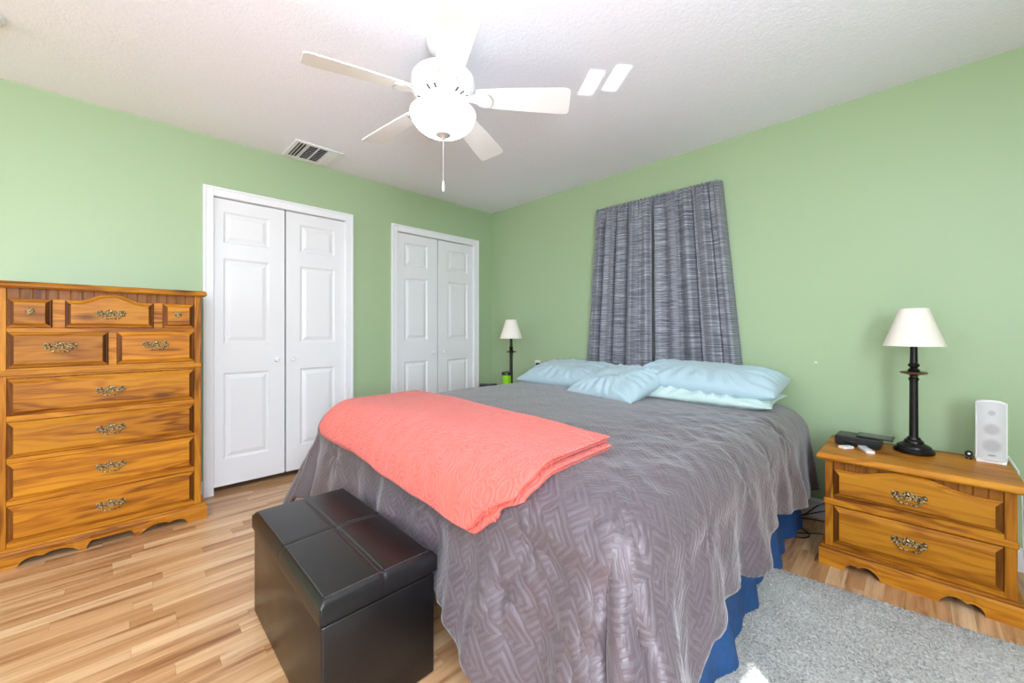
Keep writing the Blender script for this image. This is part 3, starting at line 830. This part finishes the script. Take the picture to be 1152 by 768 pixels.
def stitch(p, q, nrm=.0008, gap=.009):
    p, q = Vector(p), Vector(q); L_ = (q - p).length; n = int(L_ / gap); d = (q - p) / L_
    sd = Vector((-d.y, d.x, 0))
    for i in range(n):
        c = p + d * (i + .5) * gap; u = (c.x - (OX0 - .006)) / (OX1 - OX0 + .012); v = (c.y - (OY0 - .006)) / (OY1 - OY0 + .012)
        c.z = lid_z(u, v) + .0004; b.obox(c, d * gap * .33, sd * .0006, (0, 0, .0006))
xm, ym = (OX0 + OX1) / 2, (OY0 + OY1) / 2
for o_ in (-.007, .007): stitch((xm + o_, OY0 + .02, 0), (xm + o_, OY1 - .02, 0)); stitch((OX0 + .02, ym + o_, 0), (OX1 - .02, ym + o_, 0))
for o_ in (.012,):
    stitch((OX0 + o_, OY0 + o_, 0), (OX1 - o_, OY0 + o_, 0)); stitch((OX0 + o_, OY1 - o_, 0), (OX1 - o_, OY1 - o_, 0)); stitch((OX0 + o_, OY0 + o_, 0), (OX0 + o_, OY1 - o_, 0)); stitch((OX1 - o_, OY0 + o_, 0), (OX1 - o_, OY1 - o_, 0))
b.build('stitching', THREAD, lid, ot)

# ------------------------------------------------------------------ curtains on their rod
CT, CB = 2.158, .70
def curtain_panel(name, a0, a1, b0, b1, seed, nf, label, ret=False):
    """a gathered panel: top edge from a0 to a1, bottom edge from b0 to b1"""
    NU, NV = 260, 70
    rnd = random.Random(seed); ph = [rnd.uniform(0, 6.28) for _ in range(6)]
    def fold(u):
        q = u + .020 * math.sin(2 * PI * 2.3 * u + ph[1])
        r = 1 - abs(math.cos(PI * nf * q + ph[0])) ** .8 * 2
        return -(r * .72 + .28 * math.sin(2 * PI * nf * 1.83 * u + ph[2]))
    def fold_old(u): return (math.sin(2 * PI * nf * u + ph[0] + .9 * math.sin(2 * PI * 1.7 * u + ph[1])) * .62 + math.sin(2 * PI * nf * 1.83 * u + ph[2]) * .30 + math.sin(2 * PI * nf * 3.1 * u + ph[3]) * .12)
    def gath(u): return math.sin(2 * PI * nf * 3.3 * u + ph[4] + .8 * math.sin(9 * u)) * .6 + math.sin(2 * PI * nf * 5.7 * u + ph[5]) * .4
    def fn(u, v):
        z = CT - v * (CT - CB)
        x = (a0 + u * (a1 - a0)) * (1 - v) + (b0 + u * (b1 - b0)) * v
        k = .4 * smoothstep(0, .03, v) + .6 * smoothstep(0, .16, v)
        y = -.070 - .042 * k * (fold(u) * (.8 + .35 * nz(u * 4, v * 1.5, seed)) ) - .012 * (1 - .8 * k) * gath(u) - .010 * smoothstep(.01, .05, v) * (1 - k)
        x += .010 * k * math.cos(2 * PI * nf * u + ph[0]) * math.sin(PI * u)
        if v < .018: y += .012 * (.018 - v) / .018; z += .004 * gath(u)
        if ret:
            e = smoothstep(.945, 1.0, u); y += e * (.058 + .02 * k); x -= e * .012
        return (x, min(y, -.006), z)
    b = MB().grid(NU, NV, fn, lambda u, v: (u * (b1 - b0) * 1.6 + seed, v * 1.46))
    o = b.build(name, CURT, smooth=True, solid=.002)
    return tag(o, label, 'curtain', 'curtain panels over the window')
curtain_panel('curtain', 1.425, 1.931, 1.315, 1.936, 3, 5.0, 'left slate grey gathered curtain panel, hanging above the far pillows')
curtain_panel('curtain', 1.934, 2.432, 1.941, 2.575, 8, 5.0, 'right slate grey gathered curtain panel, flaring out toward the lamp', ret=True)
rod = thing('curtain_rod', (1.93, -.055, 2.14), 'slim white curtain rod inside the gathered top of the curtains', 'curtain rod')
MB().tube([(1.436, -.012, 2.14), (1.437, -.05, 2.14), (1.45, -.056, 2.14), (2.39, -.056, 2.135), (2.403, -.05, 2.135), (2.404, -.012, 2.135)], .005, 10).build('rod', WHITEP, rod, rod)
for x in (1.440, 2.404): MB().box(x - .008, x + .008, -.014, -.001, 2.10, 2.145).build('bracket', WHITEP, rod, rod, bevel=.002)

# ------------------------------------------------------------------ ceiling fan
FX, FY = 1.845, -1.935
fan = thing('ceiling_fan', (FX, FY, H), 'white five-blade ceiling fan with lit glass bowl and pull chain', 'ceiling fan')
c = (FX, FY, 0)
autosmooth(MB().lathe(c, [(.020, 2.372), (.045, 2.376), (.066, 2.395), (.074, 2.42), (.076, 2.44)], 40).build('canopy', FANM, fan, fan))
autosmooth(MB().lathe(c, [(.013, 2.27), (.013, 2.385)], 20).build('downrod', FANM, fan, fan))
autosmooth(MB().lathe(c, [(.03, 2.315), (.055, 2.31), (.085, 2.295), (.130, 2.278), (.142, 2.262), (.145, 2.225), (.140, 2.205), (.128, 2.196), (.128, 2.190)][::-1], 48).build('motor_housing', FANM, fan, fan), 30)
mv = MB().lathe(c, [(.126, 2.190), (.120, 2.184), (.085, 2.172), (.080, 2.166)], 48)
vr = mv.build('vent_ring', FANM, fan, fan); autosmooth(vr, 30)
for i in range(30):
    a = 2 * PI * (i + .5 * (i % 3)) / 30; ra = Vector((math.cos(a), math.sin(a), 0)); p = Vector((FX, FY, 2.1772)) + ra * .1035
    if i % 6 < 4: MB().obox(p, ra * .011 + Vector((0, 0, .0036)), Vector((-ra.y, ra.x, 0)) * .0040, (0, 0, .0015)).build('vent_slot_shade', BLACKP, vr, fan)  # black bars on the ring stand in for the dark of open slots
autosmooth(MB().lathe(c, [(.050, 2.120), (.062, 2.128), (.066, 2.150), (.078, 2.158), (.080, 2.168)], 40).build('switch_housing', FANM, fan, fan), 30)
autosmooth(MB().lathe(c, [(.128, 2.128), (.135, 2.120), (.148, 2.112), (.149, 2.106), (.140, 2.104), (.05, 2.130)], 48, cap=False).build('light_fitter', FANM, fan, fan), 30)
gl = [(.003, 2.010)] + [(.147 * math.sin(i / 14 * PI / 2) ** .85, 2.108 - .098 * math.cos(i / 14 * PI / 2) ** 1.1) for i in range(1, 15)]
autosmooth(MB().lathe(c, gl, 48).build('glass_bowl', GLOBE, fan, fan), 60)
autosmooth(MB().lathe(c, [(.004, 1.990), (.008, 1.993), (.012, 2.000), (.026, 2.006), (.037, 2.014), (.036, 2.020)], 32).build('finial', NICKEL, fan, fan), 40)
b = MB(); z = 1.992
ch = MB().tube([(FX, FY, 1.992), (FX + .001, FY, 1.90), (FX, FY, 1.80)], .0013, 6)
for i in range(46): ch.lathe((FX, FY, 1.80 + i * .0042), [(.0003, -.0019), (.0019, 0), (.0003, .0019)], 6)
pc = ch.build('pull_chain', NICKEL, fan, fan)
autosmooth(MB().lathe((FX, FY, 0), [(.002, 1.804), (.004, 1.797), (.0055, 1.782), (.007, 1.768), (.005, 1.756), (.001, 1.753)][::-1], 16).build('chain_fob', WHITEP, pc, fan), 60)
for i in range(5):
    a = math.radians(-173 + 72 * i); ra = Vector((math.cos(a), math.sin(a), 0)); ta = Vector((-ra.y, ra.x, 0))
    pit = math.radians(-14); up = Vector((0, 0, 1))
    tb = ta * math.cos(pit) + up * math.sin(pit); nb = up * math.cos(pit) - ta * math.sin(pit)
    def P(r, t, n=0., droop=.06): return Vector((FX, FY, 2.178)) + ra * r + tb * t + nb * n - up * droop * (r - .1)
    # blade outline
    half = [(.155, .046), (.20, .052), (.35, .063), (.50, .070), (.555, .071), (.569, .065), (.574, .052)]
    out = half + [(r, -t) for r, t in half[::-1]]
    b = MB(); n = len(out)
    b.v = [P(r, t, -.003) for r, t in out] + [P(r, t, .003) for r, t in out]
    b.f = [tuple(range(n)), tuple(range(2 * n - 1, n - 1, -1))] + [(k, (k + 1) % n, (k + 1) % n + n, k + n) for k in range(n)]; b.mi = [0] * len(b.f)
    bl = b.build('fan_blade', FANW, fan, fan, bevel=.0015)
    # blade iron: a strap that widens into a rounded plate with an open scroll
    hi = [(.085, .016), (.12, .014), (.15, .026), (.175, .046), (.205, .048), (.228, .030), (.236, .0)]
    out = hi + [(r, -t) for r, t in hi[-2::-1]]; n = len(out); b = MB()
    b.v = [P(r, t, -.0085 + .02 * max(0, (.13 - r) / .05) * 0) for r, t in out] + [P(r, t, -.003) for r, t in out]
    b.f = [tuple(range(n)), tuple(range(2 * n - 1, n - 1, -1))] + [(k, (k + 1) % n, (k + 1) % n + n, k + n) for k in range(n)]; b.mi = [0] * len(b.f)
    bi = b.build('blade_iron', FANM, fan, fan, bevel=.002)
    b = MB()
    b.tube([P(.196 + .030 * math.cos(q) , .040 * math.sin(q), -.010) for q in [x / 12 * PI - PI / 2 for x in range(13)]], .003, 6)
    b.build('scroll_rim', NICKEL, bi, fan)

# ------------------------------------------------------------------ ceiling vent, smoke detector
vt = thing('ceiling_vent', (.21, -1.962, H), 'white three-way air vent in the ceiling above the closets', 'vent')
vx0, vx1, vy0, vy1 = .045, .375, -2.125, -1.800
b = MB()
for (a, c_, d_, e) in ((vx0, vx1, vy0, vy0 + .028), (vx0, vx1, vy1 - .028, vy1), (vx0, vx0 + .028, vy0 + .028, vy1 - .028), (vx1 - .028, vx1, vy0 + .028, vy1 - .028)): b.box(a, c_, d_, e, H - .010, H - .0005)
b.build('frame', WHITE, vt, vt, bevel=.003)
MB().box(vx0 + .02, vx1 - .02, vy0 + .02, vy1 - .02, H - .002, H - .0005).build('duct_shade_sheet', DARK, vt, vt)  # black sheet in place of an open duct, its shade put into the colour
ia, ib, ja, jb = vx0 + .028, vx1 - .028, vy0 + .028, vy1 - .028
for y, tl in [(ja + .013 + .021 * i, -1) for i in range(3)] + [(jb - .013 - .021 * i, 1) for i in range(3)]:
    MB().obox(((ia + ib) / 2, y, H - .008), ((ib - ia) / 2, 0, 0), (0, .009, tl * -.005), (0, .0004, .0005)).build('louver', WHITE, vt, vt)
m0, m1 = ja + .068, jb - .068
for i in range(9):
    x = ia + .014 + (ib - ia - .028) * i / 8
    MB().obox((x, (m0 + m1) / 2, H - .0065), (.008, 0, -.0035), (0, (m1 - m0) / 2, 0), (.0004, 0, .0006)).build('louver', WHITE, vt, vt)
b = MB()
for y in (m0, (m0 + m1) / 2, m1): b.box(ia, ib, y - .002, y + .002, H - .012, H - .002)
b.build('divider_bar', WHITE, vt, vt)
sd = thing('smoke_detector', (.640, -3.400, H), 'round white smoke detector on the ceiling at the far left edge', 'smoke detector')
autosmooth(MB().lathe((.640, -3.400, 0), [(.020, 2.404), (.045, 2.406), (.058, 2.412), (.062, 2.425), (.068, 2.428), (.070, 2.4395)], 36).build('housing', WHITEP, sd, sd), 30)
autosmooth(MB().lathe((.640, -3.400, 0), [(.004, 2.401), (.010, 2.402), (.012, 2.406)], 20).build('test_button', GREYP, sd, sd))

# ------------------------------------------------------------------ table lamps
def lamp(x, y, z, label):
    t = thing('table_lamp', (x, y, z), label, 'lamp', 'matching bedside lamps')
    c = (x, y, z)
    autosmooth(MB().lathe(c, [(.066, 0), (.072, .004), (.073, .016), (.069, .022), (.062, .026), (.060, .034), (.048, .042), (.036, .048), (.034, .058), (.026, .064), (.022, .074)], 40).build('base', BRONZE, t, t), 30)
    st = MB().lathe(c, [(.018, .070), (.0165, .080), (.0155, .30), (.0155, .345), (.019, .350), (.019, .356), (.0145, .360), (.0145, .372)], 28)
    autosmooth(st.build('stem', BRONZE, t, t), 30)
    dk = MB().lathe(c, [(.018, .372), (.046, .380), (.048, .385), (.044, .387), (.020, .389)], 36)
    d = dk.build('drip_dish', BRONZE, t, t); autosmooth(d, 30)
    autosmooth(MB().lathe(c, [(.0462, .3795), (.0496, .3855), (.0475, .3878)], 36, cap=False).build('gold_edge', GOLDRIM, d, t))
    nk = MB().lathe(c, [(.020, .389), (.0225, .396), (.017, .402), (.013, .408), (.020, .416), (.021, .424), (.0145, .430), (.0135, .470), (.0135, .515), (.006, .518), (.006, .64)], 28)
    autosmooth(nk.build('neck', BRONZE, t, t), 30)
    n = 48; b = MB()
    z0, z1, r0, r1 = .512, .692, .1105, .052
    b.lathe(c, [(r0, z0), (r0 - (r0 - r1) * .5, (z0 + z1) / 2), (r1, z1)], n, cap=False)
    b.lathe(c, [(r0 - .002, z0), (r1 - .002, z1)], n, cap=False)
    for zz, ra, rb in ((z0, r0, r0 - .002), (z1, r1, r1 - .002)): b.lathe(c, [(ra, zz), (rb, zz)], n, cap=False)
    sh = autosmooth(b.build('lamp_shade', SHADE, t, t, weld=True), 50)
    q = MB()
    for k in range(3):
        a = 2 * PI * k / 3; q.tube([(x, y, z + .665), (x + .050 * math.cos(a), y + .050 * math.sin(a), z + .688)], .0012, 6)
    q.lathe((x, y, z), [(.009, .662), (.009, .668)], 12); q.lathe((x, y, z), [(.004, .668), (.007, .676), (.004, .684), (.001, .686)], 14)
    q.build('shade_spider', GOLDRIM, sh, t)
    MB().lathe(c, [(.012, .518), (.014, .53), (.028, .565), (.030, .585), (.022, .608), (.004, .617)], 20).build('bulb', WHITEP, t, t, smooth=True)
    return t
lamp(3.351, -.262, .535, 'dark bronze table lamp with cream shade standing on the right nightstand')
lamp(.621, -.30, .535, 'small-looking dark lamp with cream shade in the far corner left of the pillows')

# ------------------------------------------------------------------ things on the right nightstand
sp = thing('speaker', (3.592, -.205, .535), 'white bookshelf speaker with perforated grille on the right nightstand', 'speaker')
def spk(y_front, bulge, w0, z0, z1, crown, nu=20, nz_=30):
    def f(u, v):
        t = u * 2 - 1; x = 3.592 + t * w0; zt = z1 + crown * (1 - t * t)
        return (x, y_front - bulge * (1 - t * t), z0 + v * (zt - z0))
    return f
b = MB(); fr = spk(-.240, .012, .047, .547, .803, .012)
n = 16
outl = [(-1 + 2 * i / n) for i in range(n + 1)]
foot = [(3.592 + t * .047, -.240 - .012 * (1 - t * t)) for t in outl] + [(3.592 + .036, -.150), (3.592 - .036, -.150)]
nn = len(foot)
tops = [.803 + .012 * (1 - t * t) for t in outl] + [.803, .803]
b.v = [(x, y, .547) for x, y in foot] + [(x, y, z) for (x, y), z in zip(foot, tops)]
b.f = [tuple(range(nn)), tuple(range(2 * nn - 1, nn - 1, -1))] + [(i, (i + 1) % nn, (i + 1) % nn + nn, i + nn) for i in range(nn)]; b.mi = [0] * len(b.f)
b.build('cabinet', WHITEP, sp, sp, bevel=.003)
g = spk(-.2425, .012, .0425, .553, .798, .011)
MB().grid(20, 30, g, lambda u, v: (u, v)).build('grille', GRILLE, sp, sp, smooth=True)
bz = MB()
rimp = [g(i / 16, 0) for i in range(17)] + [g(1, j / 20) for j in range(1, 21)] + [g(1 - i / 16, 1) for i in range(1, 17)] + [g(0, 1 - j / 20) for j in range(1, 20)]
bz.tube([(x, y + .001, z) for x, y, z in rimp + rimp[:1]], .0022, 6); bz.build('grille_rim', WHITEP, sp, sp, smooth=True)
MB().box(3.592 - .044, 3.592 + .044, -.244, -.150, .535, .5475).build('foot', WHITEP, sp, sp, bevel=.002)
bd = MB().lathe((0, 0, 0), [(.010, 0), (.009, .0012)], 20)
bd.v = [(3.592 + x * 1.25, -.2548 - z, .572 + y * .42) for x, y, z in bd.v]; bd.build('badge', GREYP, sp, sp)
tag(MB().tube([(3.628, -.148, .56), (3.650, -.135, .555), (3.676, -.150, .50), (3.684, -.165, .40), (3.690, -.13, .25), (3.700, -.08, .10), (3.72, -.06, .012), (3.80, -.06, .006)], .0028, 8).build('speaker_cable', WHITEP, smooth=True),
    'white speaker cable hanging down beside the right end of the nightstand', 'cable')
web = thing('ball_gadget', (3.528, -.215, .535), 'small round black gadget beside the foot of the white speaker', 'gadget')
MB().lathe((3.528, -.215, .535), [(.010, 0), (.011, .003), (.005, .008), (.005, .014)], 16).build('stand', BLACKP, web, web, smooth=True)
MB().lathe((3.528, -.215, .535), [(.002, .011)] + [(.013 * math.sin(PI * i / 10), .024 - .013 * math.cos(PI * i / 10)) for i in range(1, 10)] + [(.002, .037)], 18).build('ball', BLACKP, web, web, smooth=True)
q = MB().lathe((0, 0, 0), [(.005, 0), (.004, .002)], 14); q.v = [(3.528 + x, -.2275 - z, .560 + y) for x, y, z in q.v]; q.build('lens', WHITEP, web, web)
bx = thing('cable_box', (3.155, -.285, .535), 'flat black electronics box at the left end of the right nightstand', 'electronics box')
rt = math.radians(-3)
def rb(px, py, pz, hx, hy, hz, rz=rt, tilt=0.): 
    ax = Vector((math.cos(rz), math.sin(rz), 0)); ay = Vector((-math.sin(rz), math.cos(rz), 0)); az = Vector((0, 0, 1))
    ax, az = ax * math.cos(tilt) - az * math.sin(tilt), az * math.cos(tilt) + ax * math.sin(tilt)
    return MB().obox((px, py, pz), ax * hx, ay * hy, az * hz)
rb(3.153, -.285, .561, .087, .062, .0225).build('casing', BLACKP, bx, bx, bevel=.004)
rb(3.153, -.348, .556, .080, .0012, .010).build('front_window', SCREEN, bx, bx)
for fx in (-.07, .07):
    for fy in (-.05, .05): MB().lathe((3.153 + fx, -.285 + fy, .535), [(.006, 0), (.007, .004)], 12).build('foot', BLACKP, bx, bx)
tb = thing('tablet', (3.225, -.280, .584), 'thin dark tablet lying on the black box, its right end jutting out', 'tablet')
rb(3.215, -.288, .5885, .068, .052, .0035, rt, 0.0).build('case', BLACKP, tb, tb, bevel=.002)
rb(3.215, -.288, .5924, .060, .045, .0004, rt, 0.0).build('screen', SCREEN, tb, tb)
rm = thing('remote_control', (3.118, -.405, .535), 'small white remote lying in front of the black box, left of the bigger one', 'remote', 'remotes on the nightstand')
rb(3.114, -.412, .5415, .017, .030, .0065, math.radians(-35)).build('body', WHITEP, rm, rm, bevel=.004, seg=3)
rb(3.116, -.409, .5484, .008, .006, .0006, math.radians(-35)).build('button_pad', GREYP, rm, rm)
rm = thing('remote_control', (3.195, -.40, .535), 'longer white remote with grey buttons in front of the tablet', 'remote', 'remotes on the nightstand')
rb(3.188, -.402, .5425, .017, .052, .0075, math.radians(22)).build('body', WHITEP, rm, rm, bevel=.004, seg=3)
for i in range(4):
    for j in (-1, 1):
        a = math.radians(22); o_ = (.030 - i * .012)
        rb(3.188 + j * .006 * math.cos(a) - o_ * math.sin(a), -.402 + j * .006 * math.sin(a) + o_ * math.cos(a), .5502, .0035, .003, .0007, a).build('button', GREYP, rm, rm)

# ------------------------------------------------------------------ things on the far nightstand
tu = thing('tumbler', (.684, -.42, .535), 'lime green tumbler with black lid beside the far lamp', 'cup')
c = (.684, -.42, .535)
autosmooth(MB().lathe(c, [(.034, 0), (.037, .002), (.038, .060), (.028, .075), (.028, .125), (.038, .140), (.041, .178)], 32).build('cup', LIME, tu, tu), 35)
autosmooth(MB().lathe(c, [(.046, .174), (.049, .178), (.049, .196), (.045, .202), (.010, .204)], 32).build('lid', BLACKP, tu, tu), 35)
for a in (0.4, 2.5, 4.6): MB().tube([(c[0] + .0375 * math.cos(a), c[1] + .0375 * math.sin(a), c[2] + z) for z in (.05, .15)], .004, 6).build('grip_rib', LIME, tu, tu)
def handset(px, py, rz, zz, label):
    t = thing('phone_handset', (px, py, .535), label, 'phone', 'black handsets by the corner')
    rb(px, py, zz, .090, .024, .010, rz).build('body', BLACKP, t, t, bevel=.006, seg=3)
    rb(px, py, zz + .0102, .028, .014, .0005, rz).build('keypad', GREYP, t, t)
handset(.268, -.285, math.radians(40), .545, 'black handset lying on the far nightstand, undermost beside the lime tumbler')
handset(.264, -.280, math.radians(52), .5655, 'black handset resting on top of another one beside the lime tumbler')

# outlet with plug behind the far pillow, wall anchor
ol = thing('wall_outlet', (.700, 0, .765), 'white wall outlet with a black plug just left of the far pillow', 'outlet')
MB().box(.664, .736, -.006, -.0005, .705, .825).build('cover_plate', WHITEP, ol, ol, bevel=.003)
for z in (.740, .790): MB().box(.682, .718, -.0085, -.005, z - .016, z + .016).build('socket', WHITEP, ol, ol, bevel=.003)
MB().box(.70, .728, -.034, -.0085, .778, .802).tube([(.714, -.034, .790), (.714, -.05, .78), (.72, -.045, .70), (.73, -.03, .56)], .003, 8).build('plug', BLACKP, ol, ol)
tag(MB().lathe((0, 0, 0), [(.007, 0), (.008, .002), (.005, .004)], 14).build('wall_anchor', WHITEP), 'tiny white screw cap on the green wall between pillows and right lamp', 'wall anchor')
o = bpy.data.objects['wall_anchor']; o.location = (2.937, -.0005, .930); o.rotation_euler = (PI / 2, 0, 0); o.scale = (1, .6, 1)
# cables on the floor between bed and nightstand
def cable(pts, r, label):
    P_ = [Vector(p) for p in pts]; out = []
    for i in range(len(P_) - 1):
        p0, p1, p2, p3 = P_[max(i - 1, 0)], P_[i], P_[i + 1], P_[min(i + 2, len(P_) - 1)]
        for k in range(8):
            t = k / 8; out.append(.5 * ((2 * p1) + (p2 - p0) * t + (2 * p0 - 5 * p1 + 4 * p2 - p3) * t * t + (3 * p1 - p0 - 3 * p2 + p3) * t ** 3))
    out.append(P_[-1])
    return tag(MB().tube(out, r, 8).build('power_cable', BLACKP, smooth=True), label, 'cable', 'black cables between bed and nightstand')
cable([(2.76, -.22, .030), (2.88, -.12, .028), (2.95, -.05, .085), (3.03, -.04, .140), (3.10, -.06, .16)], .0035, 'uppermost black cable sagging across the white baseboard by the bed')
cable([(2.76, -.25, .008), (2.88, -.06, .012), (2.96, -.04, .050), (3.03, -.05, .090), (3.10, -.07, .12)], .003, 'black cable curving across the middle of the baseboard by the bed')
cable([(2.75, -.20, .005), (2.90, -.08, .005), (2.99, -.06, .010), (3.03, -.045, .03), (3.10, -.06, .06)], .0035, 'black cable running along the foot of the baseboard to the nightstand')
cable([(2.76, -.30, .005), (2.87, -.24, .005), (2.935, -.27, .005), (2.95, -.33, .005), (2.90, -.38, .005), (2.78, -.36, .005)], .0035, 'black cable looped on the floor beside the bed skirt')
cable([(2.78, -.40, .005), (2.90, -.335, .0105), (2.98, -.25, .005), (3.02, -.22, .005), (3.00, -.08, .005), (3.06, -.05, .005)], .0025, 'thin black cable lying across the wooden floor toward the nightstand')

# ------------------------------------------------------------------ rug
rg = thing('area_rug', (2.905, -.802, 0), 'grey shag area rug on the floor right of the bed', 'rug')
th = math.radians(6); RU, RV = 1.55, 1.9
def rugp(u, v, z=None):
    a, c_ = u * RU - .13, -v * RV
    x = 2.905 + a * math.cos(th) - c_ * math.sin(th) * 0; y = -.802 + a * math.sin(th) + c_
    if z is None: z = .010 + .004 * nz(x * 90, y * 90, 1.) + .002 * nz(x * 17, y * 17, 4.)
    return (x, y, max(.004, z))
MB().grid(10, 10, lambda u, v: rugp(u, v, .004)).build('backing', RUG, rg, rg, solid=.003)
def pile():
    b = MB(); rnd = random.Random(11)
    b.grid(150, 180, rugp)
    for _ in range(52000):
        u, v = rnd.random(), rnd.random() ** 1.35
        x, y, z = rugp(u, v)
        a = rnd.uniform(0, 6.28); l = rnd.uniform(.006, .014); hh = rnd.uniform(.002, .006); wd = .0016
        dx, dy = math.cos(a), math.sin(a); k = len(b.v)
        b.v += [(x - dy * wd, y + dx * wd, z - .002), (x + dy * wd, y - dx * wd, z - .002), (x + dx * l * .6, y + dy * l * .6, z + hh), (x + dx * l, y + dy * l, z + hh * .8)]
        b.f.append((k, k + 1, k + 2, k + 3)); b.mi.append(0)
    o = b.build('shag_pile', RUG, rg, rg); o['kind'] = 'stuff'; return o
pile()

for o in bpy.data.objects:
    if '_o' in o: del o['_o']
